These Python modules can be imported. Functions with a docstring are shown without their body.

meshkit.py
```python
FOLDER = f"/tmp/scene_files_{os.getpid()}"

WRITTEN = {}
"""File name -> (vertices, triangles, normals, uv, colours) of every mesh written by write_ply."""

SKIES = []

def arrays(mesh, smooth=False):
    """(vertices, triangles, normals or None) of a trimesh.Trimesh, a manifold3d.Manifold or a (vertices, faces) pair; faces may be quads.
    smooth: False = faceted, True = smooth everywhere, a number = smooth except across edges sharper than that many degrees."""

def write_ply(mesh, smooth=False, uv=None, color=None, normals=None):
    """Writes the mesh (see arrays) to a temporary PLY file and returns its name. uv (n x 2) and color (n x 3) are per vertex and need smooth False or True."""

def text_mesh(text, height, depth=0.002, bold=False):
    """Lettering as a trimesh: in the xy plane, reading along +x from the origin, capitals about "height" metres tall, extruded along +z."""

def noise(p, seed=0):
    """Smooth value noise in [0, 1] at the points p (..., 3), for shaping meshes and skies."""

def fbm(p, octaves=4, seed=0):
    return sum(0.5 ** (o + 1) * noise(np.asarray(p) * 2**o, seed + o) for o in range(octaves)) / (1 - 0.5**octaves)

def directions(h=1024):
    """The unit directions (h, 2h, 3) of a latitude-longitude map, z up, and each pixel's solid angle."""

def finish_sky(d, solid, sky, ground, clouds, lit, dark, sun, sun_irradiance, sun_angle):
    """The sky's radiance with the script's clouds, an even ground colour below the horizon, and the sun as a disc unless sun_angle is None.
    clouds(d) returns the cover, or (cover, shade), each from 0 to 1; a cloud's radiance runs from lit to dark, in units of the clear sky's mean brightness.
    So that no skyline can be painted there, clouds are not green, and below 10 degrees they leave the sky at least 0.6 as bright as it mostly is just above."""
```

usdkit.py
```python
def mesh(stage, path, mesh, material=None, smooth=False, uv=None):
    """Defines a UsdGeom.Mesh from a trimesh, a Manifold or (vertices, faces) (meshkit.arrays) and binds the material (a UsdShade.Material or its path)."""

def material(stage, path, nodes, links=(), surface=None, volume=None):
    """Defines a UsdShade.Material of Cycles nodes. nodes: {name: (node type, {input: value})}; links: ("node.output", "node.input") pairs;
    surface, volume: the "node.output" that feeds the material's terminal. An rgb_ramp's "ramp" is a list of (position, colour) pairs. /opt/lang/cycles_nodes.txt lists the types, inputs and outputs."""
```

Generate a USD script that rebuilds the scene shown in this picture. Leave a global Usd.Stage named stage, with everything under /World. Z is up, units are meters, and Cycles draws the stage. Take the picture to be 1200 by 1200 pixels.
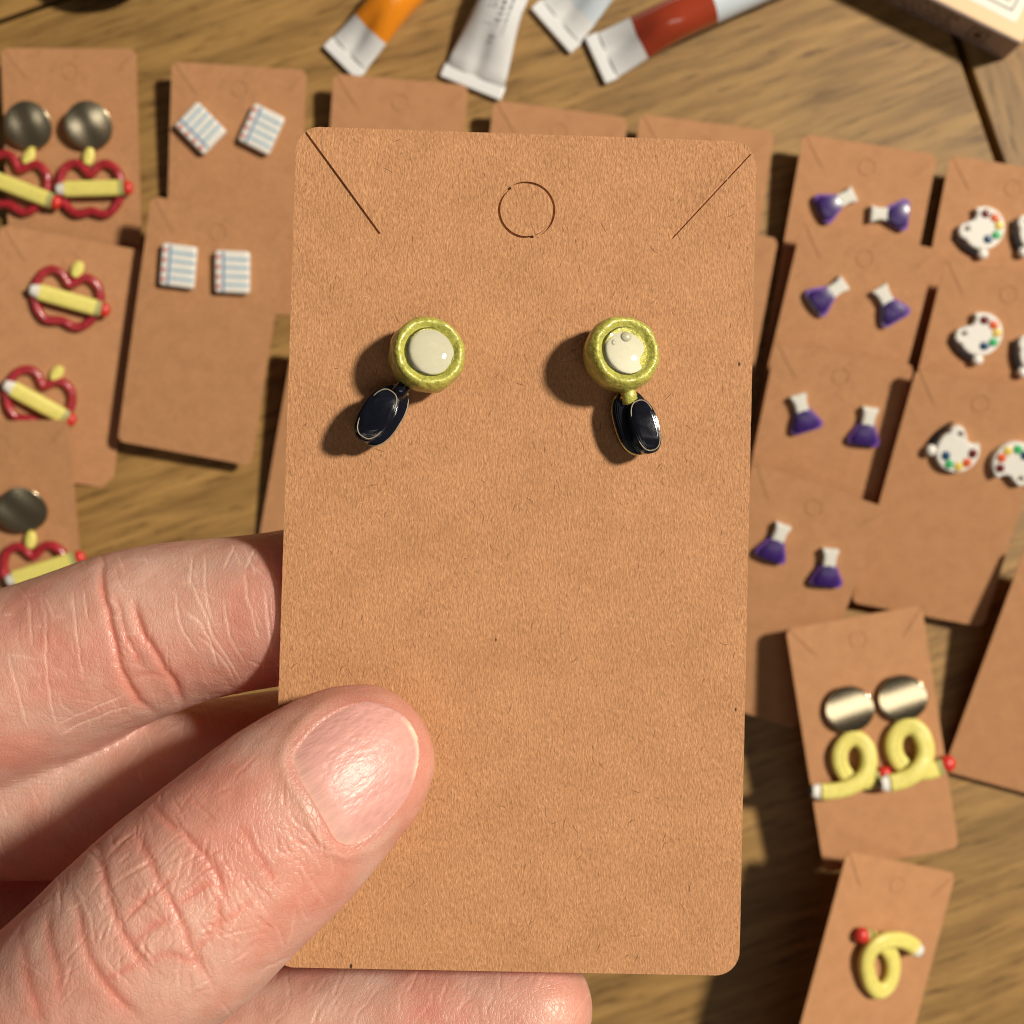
import math, random
import numpy as np, trimesh, manifold3d as m3, usdkit, meshkit
from pxr import Usd, UsdGeom, UsdLux, UsdShade, Gf, Sdf, Vt
from shapely.geometry import Polygon, Point, LineString, box as sbox
from shapely import affinity
from scipy.interpolate import CubicSpline
from scipy.spatial import cKDTree

random.seed(7); np.random.seed(7)
stage = Usd.Stage.CreateInMemory()
UsdGeom.SetStageUpAxis(stage, 'Z'); UsdGeom.SetStageMetersPerUnit(stage, 1.0)
UsdGeom.Xform.Define(stage, '/World'); UsdGeom.Scope.Define(stage, '/World/Looks')

# ------------------------------------------------------------------ camera, lamps, exposure (all lengths below in mm unless noted)
H, F = 485.0, 1500.0          # camera height over the table; focal length in photo pixels (photo 1200 wide)
MM = 0.001
cam = UsdGeom.Camera.Define(stage, '/World/camera')
cam.AddTranslateOp().Set((0, 0, H * MM))
cam.CreateFocalLengthAttr(26.0); cam.CreateHorizontalApertureAttr(26.0 * 1200 / F)
cam.CreateFocusDistanceAttr(0.1345); cam.CreateFStopAttr(30.0)
cam.CreateClippingRangeAttr((0.01, 50.0)); cam.CreateExposureAttr(0.0)

KEY_DIR = np.array([0.66, 0.25, 0.71]); KEY_DIR /= np.linalg.norm(KEY_DIR)
key = UsdLux.SphereLight.Define(stage, '/World/key_lamp')
key.AddTranslateOp().Set(tuple(np.array([0.0, 0.0, 0.345]) + KEY_DIR * 2.40))
key.CreateRadiusAttr(0.134); key.CreateIntensityAttr(530.0); key.CreateColorAttr((1.0, 0.905, 0.765))
fill = UsdLux.RectLight.Define(stage, '/World/room_lamp')
fill.AddTranslateOp().Set((0.22, -0.50, 1.70)); fill.AddRotateXYZOp().Set((18.0, 6.0, -18.0))
fill.CreateWidthAttr(1.1); fill.CreateHeightAttr(0.34); fill.CreateIntensityAttr(2.1); fill.CreateColorAttr((1.0, 0.93, 0.85))
dome = UsdLux.DomeLight.Define(stage, '/World/room_light')
dm = usdkit.material(stage, '/World/Looks/room', {'b': ('background_shader', {'color': (1.0, 0.84, 0.72), 'strength': 0.042})}, surface='b.background')
UsdShade.MaterialBindingAPI.Apply(dome.GetPrim()).Bind(dm)

# ------------------------------------------------------------------ helpers
def W(px, py, z):
    """the point (mm) at height z over the table that stands at photo pixel px, py"""
    d = H - z
    return np.array([(px - 600) / F * d, (600 - py) / F * d, z])

taken = {}
def numbered(parent, name):
    k = taken.get((parent, name), -1) + 1
    taken[(parent, name)] = k
    return name if k == 0 else f'{name}_{k:03d}'

def custom(prim, label=None, cat=None, group=None, kind=None):
    for k, v in (('label', label), ('category', cat), ('group', group), ('kind', kind)):
        if v: prim.SetCustomDataByKey(k, v)

def gfm(M):
    M = np.array(M, float).copy(); M[:3, 3] *= MM
    return Gf.Matrix4d(*M.T.ravel().tolist())

def thing(name, label, cat, M=None, group=None, kind=None):
    p = '/World/' + numbered('/World', name)
    x = UsdGeom.Xform.Define(stage, p)
    x.AddTransformOp().Set(gfm(np.eye(4) if M is None else M))
    custom(x.GetPrim(), label, cat, group, kind)
    return p

def copy(src, name, label, cat, M, group=None):
    p = '/World/' + numbered('/World', name)
    x = UsdGeom.Xform.Define(stage, p)
    x.GetPrim().GetReferences().AddInternalReference(src)
    x.GetPrim().SetInstanceable(True)
    a = x.GetPrim().GetAttribute('xformOp:transform')
    a.Set(gfm(M))
    custom(x.GetPrim(), label, cat, group)
    return p

def part(parent, name, mesh, mat, smooth=40, label=None, uvc=None):
    p = parent + '/' + numbered(parent, name)
    v, f, _ = meshkit.arrays(mesh, False)
    m = usdkit.mesh(stage, p, (v * MM, f), mat, smooth=smooth)
    if label: custom(m.GetPrim(), label)
    if uvc is not None:
        UsdGeom.PrimvarsAPI(m).CreatePrimvar('tint', Sdf.ValueTypeNames.Float3Array, 'vertex').Set(Vt.Vec3fArray.FromNumpy(uvc.astype(np.float32)))
    return p

def frame(o, x, y, z):
    M = np.eye(4); M[:3, 0] = x; M[:3, 1] = y; M[:3, 2] = z; M[:3, 3] = o
    return M
def rotz(a): 
    c, s = math.cos(a), math.sin(a); M = np.eye(4); M[:2, :2] = [[c, -s], [s, c]]; return M
def trans(x, y, z):
    M = np.eye(4); M[:3, 3] = (x, y, z); return M
def rot(axis, deg):
    return trimesh.transformations.rotation_matrix(math.radians(deg), axis)

def tm(m):
    """Manifold -> trimesh"""
    if isinstance(m, m3.Manifold):
        k = m.to_mesh(); return trimesh.Trimesh(k.vert_properties[:, :3], k.tri_verts, process=False)
    return m
def moved(m, M):
    m = tm(m).copy(); m.apply_transform(M); return m
def ext(poly, h, z0=0.0):
    polys = getattr(poly, 'geoms', [poly])
    ms = [trimesh.creation.extrude_polygon(g, h, engine='earcut') for g in polys if not g.is_empty]
    m = trimesh.util.concatenate(ms); m.apply_translation((0, 0, z0)); return m
def cs(poly):
    polys = getattr(poly, 'geoms', [poly])
    return m3.CrossSection([np.array(r.coords)[:-1] for g in polys for r in [g.exterior, *g.interiors]], m3.FillRule.EvenOdd)
def pillow(poly, h, r, dome=0.0, n=5):
    """a plate of outline poly, h high, with its upper rim rounded over r and its top domed"""
    c, layers, z = cs(poly), [], 0.0
    out = [c.extrude(h - r)]
    for i in range(n):
        a0, a1 = math.pi / 2 * i / n, math.pi / 2 * (i + 1) / n
        o = c.offset(-r * (1 - math.cos((a0 + a1) / 2)), m3.JoinType.Round, circular_segments=32)
        out.append(o.extrude(h - r + r * math.sin(a1)))
    m = tm(m3.Manifold.batch_boolean(out, m3.OpType.Add))
    if dome:
        m = m.subdivide_to_size(1.2)
        cen = np.array(poly.centroid.coords[0]); R = math.sqrt(poly.area / math.pi)
        q = 1 - np.clip(np.linalg.norm(m.vertices[:, :2] - cen, axis=1) / (R * 1.25), 0, 1) ** 2
        m.vertices[:, 2] += np.where(m.vertices[:, 2] > h * 0.4, dome * q, 0)
    return m
def rbox(sx, sy, sz, r, n=12):
    s = m3.Manifold.sphere(r, n)
    return tm(m3.Manifold.batch_hull([s.translate((x * (sx / 2 - r), y * (sy / 2 - r), r + k * (sz - 2 * r))) for x in (-1, 1) for y in (-1, 1) for k in (0, 1)]))
def lathe(profile, n=48):
    return trimesh.creation.revolve(np.array(profile, float), sections=n)
def ball(c, r, n=24, sc=(1, 1, 1)):
    m = trimesh.creation.icosphere(3, 1.0); m.vertices *= np.array(sc) * r; m.apply_translation(c); return m
def sweep(pts, rx, rz=None, closed=False, n=14, caps=True, flat=0.0, up=(0, 0, 1)):
    """a tube along pts (k x 3): radius rx across (in the plane), rz along up; rx may be an array"""
    P = np.asarray(pts, float); k = len(P)
    rx = np.broadcast_to(np.asarray(rx, float), (k,)); rz = rx if rz is None else np.broadcast_to(np.asarray(rz, float), (k,))
    T = (np.roll(P, -1, 0) - np.roll(P, 1, 0)) if closed else np.gradient(P, axis=0)
    T /= np.linalg.norm(T, axis=1, keepdims=True)
    S = np.cross(np.array(up, float), T); S /= np.linalg.norm(S, axis=1, keepdims=True) + 1e-12
    U = np.cross(T, S)
    a = np.linspace(0, 2 * math.pi, n, endpoint=False)
    ca, sa = np.cos(a), np.sin(a)
    e = 1.0 - flat
    ca, sa = np.sign(ca) * np.abs(ca) ** e, np.sign(sa) * np.abs(sa) ** e
    V = P[:, None] + S[:, None] * (rx[:, None] * ca)[..., None] + U[:, None] * (rz[:, None] * sa)[..., None]
    V = V.reshape(-1, 3); f = []
    for i in range(k if closed else k - 1):
        j = (i + 1) % k
        for q in range(n):
            w = (q + 1) % n
            f += [(i * n + q, j * n + w, j * n + q), (i * n + q, i * n + w, j * n + w)]
    if not closed and caps:
        V = np.vstack([V, P[:1], P[-1:]]); c0, c1 = k * n, k * n + 1
        for q in range(n):
            w = (q + 1) % n
            f += [(c0, w, q), (c1, (k - 1) * n + q, (k - 1) * n + w)]
    f = np.array(f)
    m = trimesh.Trimesh(V, f, process=False)
    if m.volume < 0: m.invert()
    return m
def spline(pts, n=60, closed=False):
    P = np.array(pts, float)
    if closed: P = np.vstack([P, P[:1]])
    t = np.concatenate([[0], np.cumsum(np.linalg.norm(np.diff(P, axis=0), axis=1))])
    c = CubicSpline(t, P, bc_type='periodic' if closed else 'natural')
    return c(np.linspace(0, t[-1], n, endpoint=not closed))

# ------------------------------------------------------------------ materials
def mat(name, nodes, links=(), surface='p.BSDF'):
    return usdkit.material(stage, '/World/Looks/' + name, nodes, links, surface=surface)
def plain(name, col, rough=0.5, var=0.12, scale=600.0, bump=0.0, **kw):
    """a colour with small uneven tone, and relief in mm"""
    lo, hi = tuple(c * (1 - var) for c in col), tuple(min(1, c * (1 + var)) for c in col)
    nodes = {'t': ('texture_coordinate', {}), 'n': ('noise_texture', {'scale': scale, 'detail': 4.0, 'roughness': 0.6}),
             'r': ('rgb_ramp', {'ramp': [(0.3, lo), (0.7, hi)]}), 'p': ('principled_bsdf', {'roughness': rough, **kw})}
    links = [('t.object', 'n.vector'), ('n.fac', 'r.fac'), ('r.color', 'p.base_color')]
    if bump:
        nodes['b'] = ('bump', {'strength': 1.0, 'distance': bump * MM}); links += [('n.fac', 'b.height'), ('b.normal', 'p.normal')]
    return mat(name, nodes, links)

def kraft(name, base, fine=1.0):
    k = lambda f: tuple(c * f for c in base)
    return mat(name, {
        't': ('texture_coordinate', {}),
        'm': ('mapping', {'rotation': (0, 0, 0.22), 'scale': (1.0, 0.36, 1.0)}),
        'wv': ('noise_texture', {'scale': 260.0, 'detail': 2.0}),
        'wm': ('vector_math', {'math_type': 'multiply_add', 'vector2': (0.0011, 0.0011, 0.0)}),
        'n1': ('noise_texture', {'scale': 5600.0, 'detail': 3.0, 'roughness': 0.65}),
        'n2': ('noise_texture', {'scale': 2300.0, 'detail': 4.0, 'roughness': 0.65}),
        'n3': ('noise_texture', {'scale': 170.0, 'detail': 4.0, 'roughness': 0.65}),
        'r1': ('rgb_ramp', {'ramp': [(0.25, k(0.52)), (0.41, k(0.88)), (0.57, k(1.06)), (0.76, tuple(min(1, c * f) for c, f in zip(base, (1.36, 1.5, 1.7))))]}),
        'r2': ('rgb_ramp', {'ramp': [(0.3, (0.86, 0.84, 0.80)), (0.7, (1.08, 1.08, 1.1))]}),
        'r3': ('rgb_ramp', {'ramp': [(0.3, (0.90, 0.885, 0.87)), (0.7, (1.07, 1.07, 1.08))]}),
        'x1': ('mix', {'mix_type': 'multiply', 'fac': 0.8}), 'x2': ('mix', {'mix_type': 'multiply', 'fac': 0.9}),
        'v': ('voronoi_texture', {'feature': 'f1', 'scale': 330.0}),
        'vm': ('mapping', {'rotation': (0, 0, -0.5), 'scale': (1.0, 0.55, 1.0)}),
        'vr': ('rgb_ramp', {'ramp': [(0.0, (1, 1, 1)), (0.035, (1, 1, 1)), (0.06, (0, 0, 0)), (1.0, (0, 0, 0))]}),
        'vc': ('separate_color', {}), 'vt': ('math', {'math_type': 'greater_than', 'value2': 0.62}), 'vx': ('math', {'math_type': 'multiply'}),
        'x3': ('mix', {'mix_type': 'mix', 'color2': (0.045, 0.02, 0.008)}),
        'hs': ('math', {'math_type': 'multiply_add', 'value2': 0.7}),
        'b': ('bump', {'strength': 0.75 * fine, 'distance': 0.00015}),
        'p': ('principled_bsdf', {'roughness': 0.72, 'specular_ior_level': 0.28})},
        [('t.object', 'wv.vector'), ('wv.color', 'wm.vector1'), ('t.object', 'wm.vector3'), ('wm.vector', 'm.vector'),
         ('m.vector', 'n1.vector'), ('m.vector', 'n2.vector'), ('t.object', 'n3.vector'),
         ('n1.fac', 'r1.fac'), ('n2.fac', 'r2.fac'), ('n3.fac', 'r3.fac'),
         ('r1.color', 'x1.color1'), ('r2.color', 'x1.color2'), ('x1.color', 'x2.color1'), ('r3.color', 'x2.color2'),
         ('t.object', 'vm.vector'), ('vm.vector', 'v.vector'), ('v.distance', 'vr.fac'), ('v.color', 'vc.color'), ('vc.r', 'vt.value1'),
         ('vr.color', 'vx.value1'), ('vt.value', 'vx.value2'), ('vx.value', 'x3.fac'), ('x2.color', 'x3.color1'),
         ('x3.color', 'p.base_color'), ('n1.fac', 'hs.value1'), ('n2.fac', 'hs.value3'), ('hs.value', 'b.height'), ('b.normal', 'p.normal')])
KRAFT = kraft('kraft_card', (0.480, 0.240, 0.110))

def wood(name, ang, base=(0.355, 0.205, 0.066), dark=(0.20, 0.108, 0.032)):
    return mat(name, {
        't': ('texture_coordinate', {}), 'm': ('mapping', {'rotation': (0, 0, -ang)}), 'm2': ('mapping', {'scale': (0.10, 1.0, 1.0)}),
        'w': ('noise_texture', {'scale': 14.0, 'detail': 3.0}), 'wa': ('vector_math', {'math_type': 'multiply_add', 'vector2': (0.02, 0.006, 0.0)}),
        'n1': ('noise_texture', {'scale': 150.0, 'detail': 6.0, 'roughness': 0.62, 'distortion': 0.25}),
        'n2': ('noise_texture', {'scale': 420.0, 'detail': 7.0, 'roughness': 0.72}),
        'n3': ('noise_texture', {'scale': 9.0, 'detail': 2.0}),
        'r1': ('rgb_ramp', {'ramp': [(0.30, dark), (0.46, tuple((a + b) / 2 for a, b in zip(base, dark))), (0.58, base), (0.75, tuple(c * 1.22 for c in base))]}),
        'r2': ('rgb_ramp', {'ramp': [(0.36, (0.36, 0.32, 0.26)), (0.455, (0.93, 0.92, 0.9)), (0.6, (1.02, 1.02, 1.02)), (0.8, (1.14, 1.13, 1.1))]}),
        'r3': ('rgb_ramp', {'ramp': [(0.3, (0.84, 0.86, 0.84)), (0.7, (1.08, 1.06, 1.0))]}),
        'x1': ('mix', {'mix_type': 'multiply', 'fac': 0.95}), 'x2': ('mix', {'mix_type': 'multiply', 'fac': 1.0}),
        'b': ('bump', {'strength': 0.7, 'distance': 0.0004}),
        'p': ('principled_bsdf', {'roughness': 0.5, 'specular_ior_level': 0.35})},
        [('t.object', 'm.vector'), ('m.vector', 'w.vector'), ('w.color', 'wa.vector1'), ('m.vector', 'wa.vector3'), ('wa.vector', 'm2.vector'), ('m2.vector', 'n1.vector'), ('m2.vector', 'n2.vector'), ('m.vector', 'n3.vector'),
         ('n1.fac', 'r1.fac'), ('n2.fac', 'r2.fac'), ('n3.fac', 'r3.fac'), ('r1.color', 'x1.color1'), ('r2.color', 'x1.color2'),
         ('x1.color', 'x2.color1'), ('r3.color', 'x2.color2'), ('x2.color', 'p.base_color'), ('n2.fac', 'b.height'), ('b.normal', 'p.normal')])
GRAIN = math.radians(19)
WOOD = wood('wood_along', GRAIN); WOOD2 = wood('wood_across', GRAIN + math.pi / 2, (0.30, 0.172, 0.058), (0.18, 0.098, 0.032))
DARK = plain('dark_gap', (0.02, 0.014, 0.01), 0.8)
CLAY_Y = plain('yellow_clay', (0.74, 0.66, 0.17), 0.42, 0.10, 900, 0.05)
CLAY_YP = plain('yellow_pearl', (0.43, 0.42, 0.080), 0.34, 0.28, 2600, 0.12, metallic=0.1, coat_weight=0.5, coat_roughness=0.12)
CREAM = plain('cream_enamel', (0.45, 0.44, 0.355), 0.35, 0.05, 1400, 0.0, coat_weight=0.8, coat_roughness=0.05)
BLACK = plain('black_enamel', (0.004, 0.005, 0.010), 0.16, 0.3, 700, 0.03, specular_ior_level=0.35, coat_weight=0.5, coat_roughness=0.05)
BLACKM = plain('black_plastic', (0.008, 0.008, 0.009), 0.6, 0.2, specular_ior_level=0.25)
EDGE = plain('worn_edge', (0.22, 0.18, 0.12), 0.35, 0.4, 2500)
GOLD = plain('gold_wire', (0.80, 0.58, 0.20), 0.25, 0.1, metallic=1.0)
BRASSR = plain('polished_brass', (0.74, 0.62, 0.40), 0.15, 0.06, 3000, 0.003, metallic=1.0)
BRASS = plain('brushed_brass', (0.80, 0.70, 0.48), 0.27, 0.06, 3000, 0.004, metallic=1.0)
STEEL = plain('steel', (0.6, 0.58, 0.54), 0.25, 0.05, metallic=1.0)
CLAY_R = plain('red_clay', (0.34, 0.020, 0.030), 0.30, 0.35, 500, 0.12, coat_weight=0.5, coat_roughness=0.15)
RED = plain('red_eraser', (0.60, 0.035, 0.025), 0.35, 0.2, 700, 0.05)
WHITE = plain('white_clay', (0.78, 0.76, 0.70), 0.30, 0.04, 900, 0.04, coat_weight=0.3, coat_roughness=0.1)
FERR = plain('ferrule_green_grey', (0.40, 0.40, 0.16), 0.35, 0.2, 900)
PURPLE = plain('purple_edge', (0.17, 0.065, 0.34), 0.35, 0.2, 700, coat_weight=0.5, coat_roughness=0.1)
PURPLED = plain('purple_resin', (0.036, 0.010, 0.13), 0.40, 0.4, 400, coat_weight=0.45, coat_roughness=0.2)
FLASKW = plain('flask_white', (0.72, 0.71, 0.64), 0.28, 0.05, coat_weight=0.4, coat_roughness=0.08)
BLUE = plain('margin_blue', (0.10, 0.24, 0.42), 0.4); BLUEL = plain('rule_blue', (0.33, 0.50, 0.61), 0.4)
PINK = plain('hole_red', (0.60, 0.20, 0.20), 0.4)
PAINTS = [plain('paint_maroon', (0.13, 0.010, 0.012), 0.25), plain('paint_orange', (0.66, 0.11, 0.025), 0.25), plain('paint_yellow', (0.72, 0.53, 0.10), 0.25),
          plain('paint_green', (0.05, 0.40, 0.14), 0.25), plain('paint_blue', (0.012, 0.065, 0.14), 0.25)]
TUBEW = plain('tube_white', (0.72, 0.73, 0.73), 0.30, 0.03, coat_weight=0.3, coat_roughness=0.1)
TUBEB = plain('tube_blue_white', (0.60, 0.68, 0.74), 0.30, 0.03, coat_weight=0.3, coat_roughness=0.1)
ORANGE = plain('label_orange', (0.86, 0.28, 0.015), 0.25, 0.05, coat_weight=0.5, coat_roughness=0.06)
RUST = plain('label_red_brown', (0.32, 0.045, 0.018), 0.14, 0.08, 120, coat_weight=0.8, coat_roughness=0.04)
INK = plain('grey_ink', (0.20, 0.20, 0.21), 0.5)
CARTON = plain('carton_cream', (0.80, 0.58, 0.33), 0.55, 0.03)
CARTONS = plain('carton_side', (0.52, 0.43, 0.43), 0.55, 0.12, 250); INKD = plain('dark_ink', (0.13, 0.09, 0.08), 0.55)
LABELW = plain('label_white', (0.80, 0.78, 0.68), 0.5, 0.02)
CLEAR = mat('clear_resin', {'f': ('fresnel', {'IOR': 1.5}), 'a': ('transparent_bsdf', {'color': (0.97, 0.96, 0.9)}), 'g': ('glossy_bsdf', {'roughness': 0.03}), 'x': ('mix_closure', {})},
            [('f.fac', 'x.fac'), ('a.BSDF', 'x.closure1'), ('g.BSDF', 'x.closure2')], 'x.closure')
SKIN = mat('skin', {
    'a': ('attribute', {'attribute': 'tint'}), 't': ('texture_coordinate', {}),
    'v': ('voronoi_texture', {'feature': 'distance_to_edge', 'scale': 2300.0}), 'vm': ('mapping', {'rotation': (0, 0, 0.65), 'scale': (1.0, 0.55, 1.0)}),
    'wn': ('noise_texture', {'scale': 420.0, 'detail': 2.0}), 'wa': ('vector_math', {'math_type': 'multiply_add', 'vector2': (0.0009, 0.0009, 0.0009)}),
    'vr': ('rgb_ramp', {'ramp': [(0.0, (0, 0, 0)), (0.10, (0.8, 0.8, 0.8)), (0.4, (1, 1, 1))]}),
    'n': ('noise_texture', {'scale': 4600.0, 'detail': 3.0}), 'h': ('math', {'math_type': 'multiply_add', 'value2': 0.5}),
    'n2': ('noise_texture', {'scale': 260.0, 'detail': 5.0, 'roughness': 0.6}), 'r2': ('rgb_ramp', {'ramp': [(0.3, (0.94, 0.86, 0.84)), (0.7, (1.05, 1.07, 1.08))]}),
    'x': ('mix', {'mix_type': 'multiply', 'fac': 1.0}),
    'b': ('bump', {'strength': 0.42, 'distance': 0.00008}),
    'p': ('principled_bsdf', {'roughness': 0.42, 'specular_ior_level': 0.5, 'subsurface_weight': 0.4, 'subsurface_radius': (1.0, 0.35, 0.18), 'subsurface_scale': 0.0018})},
    [('t.object', 'wn.vector'), ('wn.color', 'wa.vector1'), ('t.object', 'wa.vector3'), ('wa.vector', 'vm.vector'), ('vm.vector', 'v.vector'), ('v.distance', 'vr.fac'), ('t.object', 'n.vector'), ('n.fac', 'h.value1'), ('vr.color', 'h.value3'), ('h.value', 'b.height'), ('b.normal', 'p.normal'),
     ('t.object', 'n2.vector'), ('n2.fac', 'r2.fac'), ('a.color', 'x.color1'), ('r2.color', 'x.color2'), ('x.color', 'p.base_color')])
NAIL = mat('nail', {
    'a': ('attribute', {'attribute': 'tint'}), 't': ('texture_coordinate', {}),
    'm': ('mapping', {'rotation': (0, 0, -math.radians(34))}), 'm2': ('mapping', {'scale': (0.05, 1.0, 1.0)}), 'n': ('noise_texture', {'scale': 1900.0, 'detail': 4.0}),
    'r': ('rgb_ramp', {'ramp': [(0.3, (0.90, 0.92, 0.92)), (0.7, (1.06, 1.06, 1.06))]}), 'x': ('mix', {'mix_type': 'multiply', 'fac': 1.0}),
    'b': ('bump', {'strength': 0.7, 'distance': 0.00020}),
    'p': ('principled_bsdf', {'roughness': 0.36, 'specular_ior_level': 0.4, 'subsurface_weight': 0.0, 'subsurface_radius': (1.0, 0.4, 0.3), 'subsurface_scale': 0.001})},
    [('t.object', 'm.vector'), ('m.vector', 'm2.vector'), ('m2.vector', 'n.vector'), ('n.fac', 'b.height'), ('b.normal', 'p.normal'), ('n.fac', 'r.fac'), ('a.color', 'x.color1'), ('r.color', 'x.color2'), ('x.color', 'p.base_color')])

# ------------------------------------------------------------------ the table
e1 = np.array([math.cos(GRAIN), math.sin(GRAIN)]); e2 = np.array([-e1[1], e1[0]])   # along / across the grain
def board(a0, a1, b0, b1, th=22.0, r=0.8):
    """a board of the table top: along the grain a0..a1, across b0..b1"""
    m = rbox(a1 - a0, b1 - b0, th, r, 12); m.apply_translation(((a0 + a1) / 2, (b0 + b1) / 2, -th))
    m.apply_transform(rotz(GRAIN)); return m
sr = W(1147, 118, 0)[:2]; sl = W(31, 14, 0)[:2]
a_end, b_top = float(sr @ e1), float(sl @ e2)
table = thing('table', 'brown oak table top of wide boards under all the cards', 'table', kind='structure')
G = 1.6
part(table, 'board', board(-900, a_end - G, b_top - 520, b_top - 0.9), WOOD)
part(table, 'board', board(-900, a_end - G, b_top + 0.9, b_top + 420), WOOD)
part(table, 'board', board(-900, a_end - G, b_top - 900, b_top - 521.5), WOOD)
part(table, 'end_board', board(a_end + G, a_end + 160, b_top - 900, b_top + 420), WOOD2, label='end board with grain running across the others')
under = rbox(1000, 1200, 3, 0.5, 8); under.apply_translation(((a_end - 420), b_top - 240, -26)); under.apply_transform(rotz(GRAIN))
part(table, 'batten', under, DARK)

# ------------------------------------------------------------------ the earring cards
CW, CH, CT = 50.0, 90.0, 0.42
def card_outlines():
    """the card's outline, and the same with its cuts: two slits for a chain and the round hanger tab"""
    sheet = sbox(0, -CH, CW, 0).buffer(-2.6).buffer(2.6, quad_segs=10)
    slits = [LineString([(0.2, 0.4), (9.3, -11.4)]).buffer(0.12, cap_style=2), LineString([(50.2, -0.2), (40.9, -10.8)]).buffer(0.19, cap_style=2)]
    c = Point(25.1, -8.3); R = 2.98
    ring = c.buffer(R + 0.13, quad_segs=24).difference(c.buffer(R - 0.13, quad_segs=24))
    for a in (124, -71):
        ring = ring.difference(affinity.rotate(sbox(25.1 + R - 0.4, -8.3 - 0.16, 25.1 + R + 0.4, -8.3 + 0.16), a, origin=(25.1, -8.3)))
    cut = sheet.difference(ring)
    for q in slits: cut = cut.difference(q)
    return sheet, cut
SHEET, SHEET_CUT = card_outlines()
def sheet_mesh(bend=0.0, twist=0.0, proud=0.10, edge=5.0):
    low = ext(SHEET, 0.09, -CT).subdivide_to_size(edge); up = ext(SHEET_CUT, CT - 0.08, -CT + 0.08).subdivide_to_size(edge)
    v = up.vertices; x, y = v[:, 0], v[:, 1]                            # the tab and the corner flaps stand slightly proud of the sheet
    d = np.hypot(x - 25.1, y + 8.3); v[:, 2] += np.where((d < 2.97) & (v[:, 2] > -0.1), 0.35 * proud * (1 + (x - 25.1) / 3), 0)
    for (x0, y0, x1, y1, s) in ((0.2, 0.4, 9.3, -11.4, 1), (50.2, -0.2, 40.9, -10.8, -1)):
        L = math.hypot(x1 - x0, y1 - y0); nx, ny = -(y1 - y0) / L, (x1 - x0) / L
        side = ((x - x0) * nx + (y - y0) * ny) * s; al = ((x - x0) * (x1 - x0) + (y - y0) * (y1 - y0)) / L / L
        v[:, 2] += np.where((side > 0) & (v[:, 2] > -0.1), np.exp(-np.abs(side) / 1.6) * np.clip(1 - np.abs(al - 0.5) * 2, 0, 1) * proud * 1.2, 0)
    up.vertices = v
    m = trimesh.util.concatenate([low, up]); v = m.vertices; x, y = v[:, 0], v[:, 1]
    v[:, 2] += bend * (1 - ((y + CH / 2) / (CH / 2)) ** 2) + twist * (x - CW / 2) / (CW / 2) * (y + CH / 2) / (CH / 2)
    m.vertices = v
    return m
CARDS = {}
def card_frame(tl, tr, zt, zb, zr=None, width=CW):
    """rigid pose of a card whose top corners stand at these pixels: zt, zr the heights of its left and right top corner, zb that of its bottom"""
    zr = zt if zr is None else zr
    A, B = W(*tl, zt), W(*tr, zr)
    x = B - A; x /= np.linalg.norm(x)
    o = (A + B) / 2 - x * CW / 2
    yy = np.array([-x[1], x[0], 0.0]); yy /= np.linalg.norm(yy)
    s = (zt + zr) / 2 - zb; c = math.sqrt(max(1e-6, CH ** 2 - s ** 2))
    y = yy * c / CH + np.array([0, 0, s / CH]); y -= x * (x @ y); y /= np.linalg.norm(y)
    return frame(o, x, y, np.cross(x, y))
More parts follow.
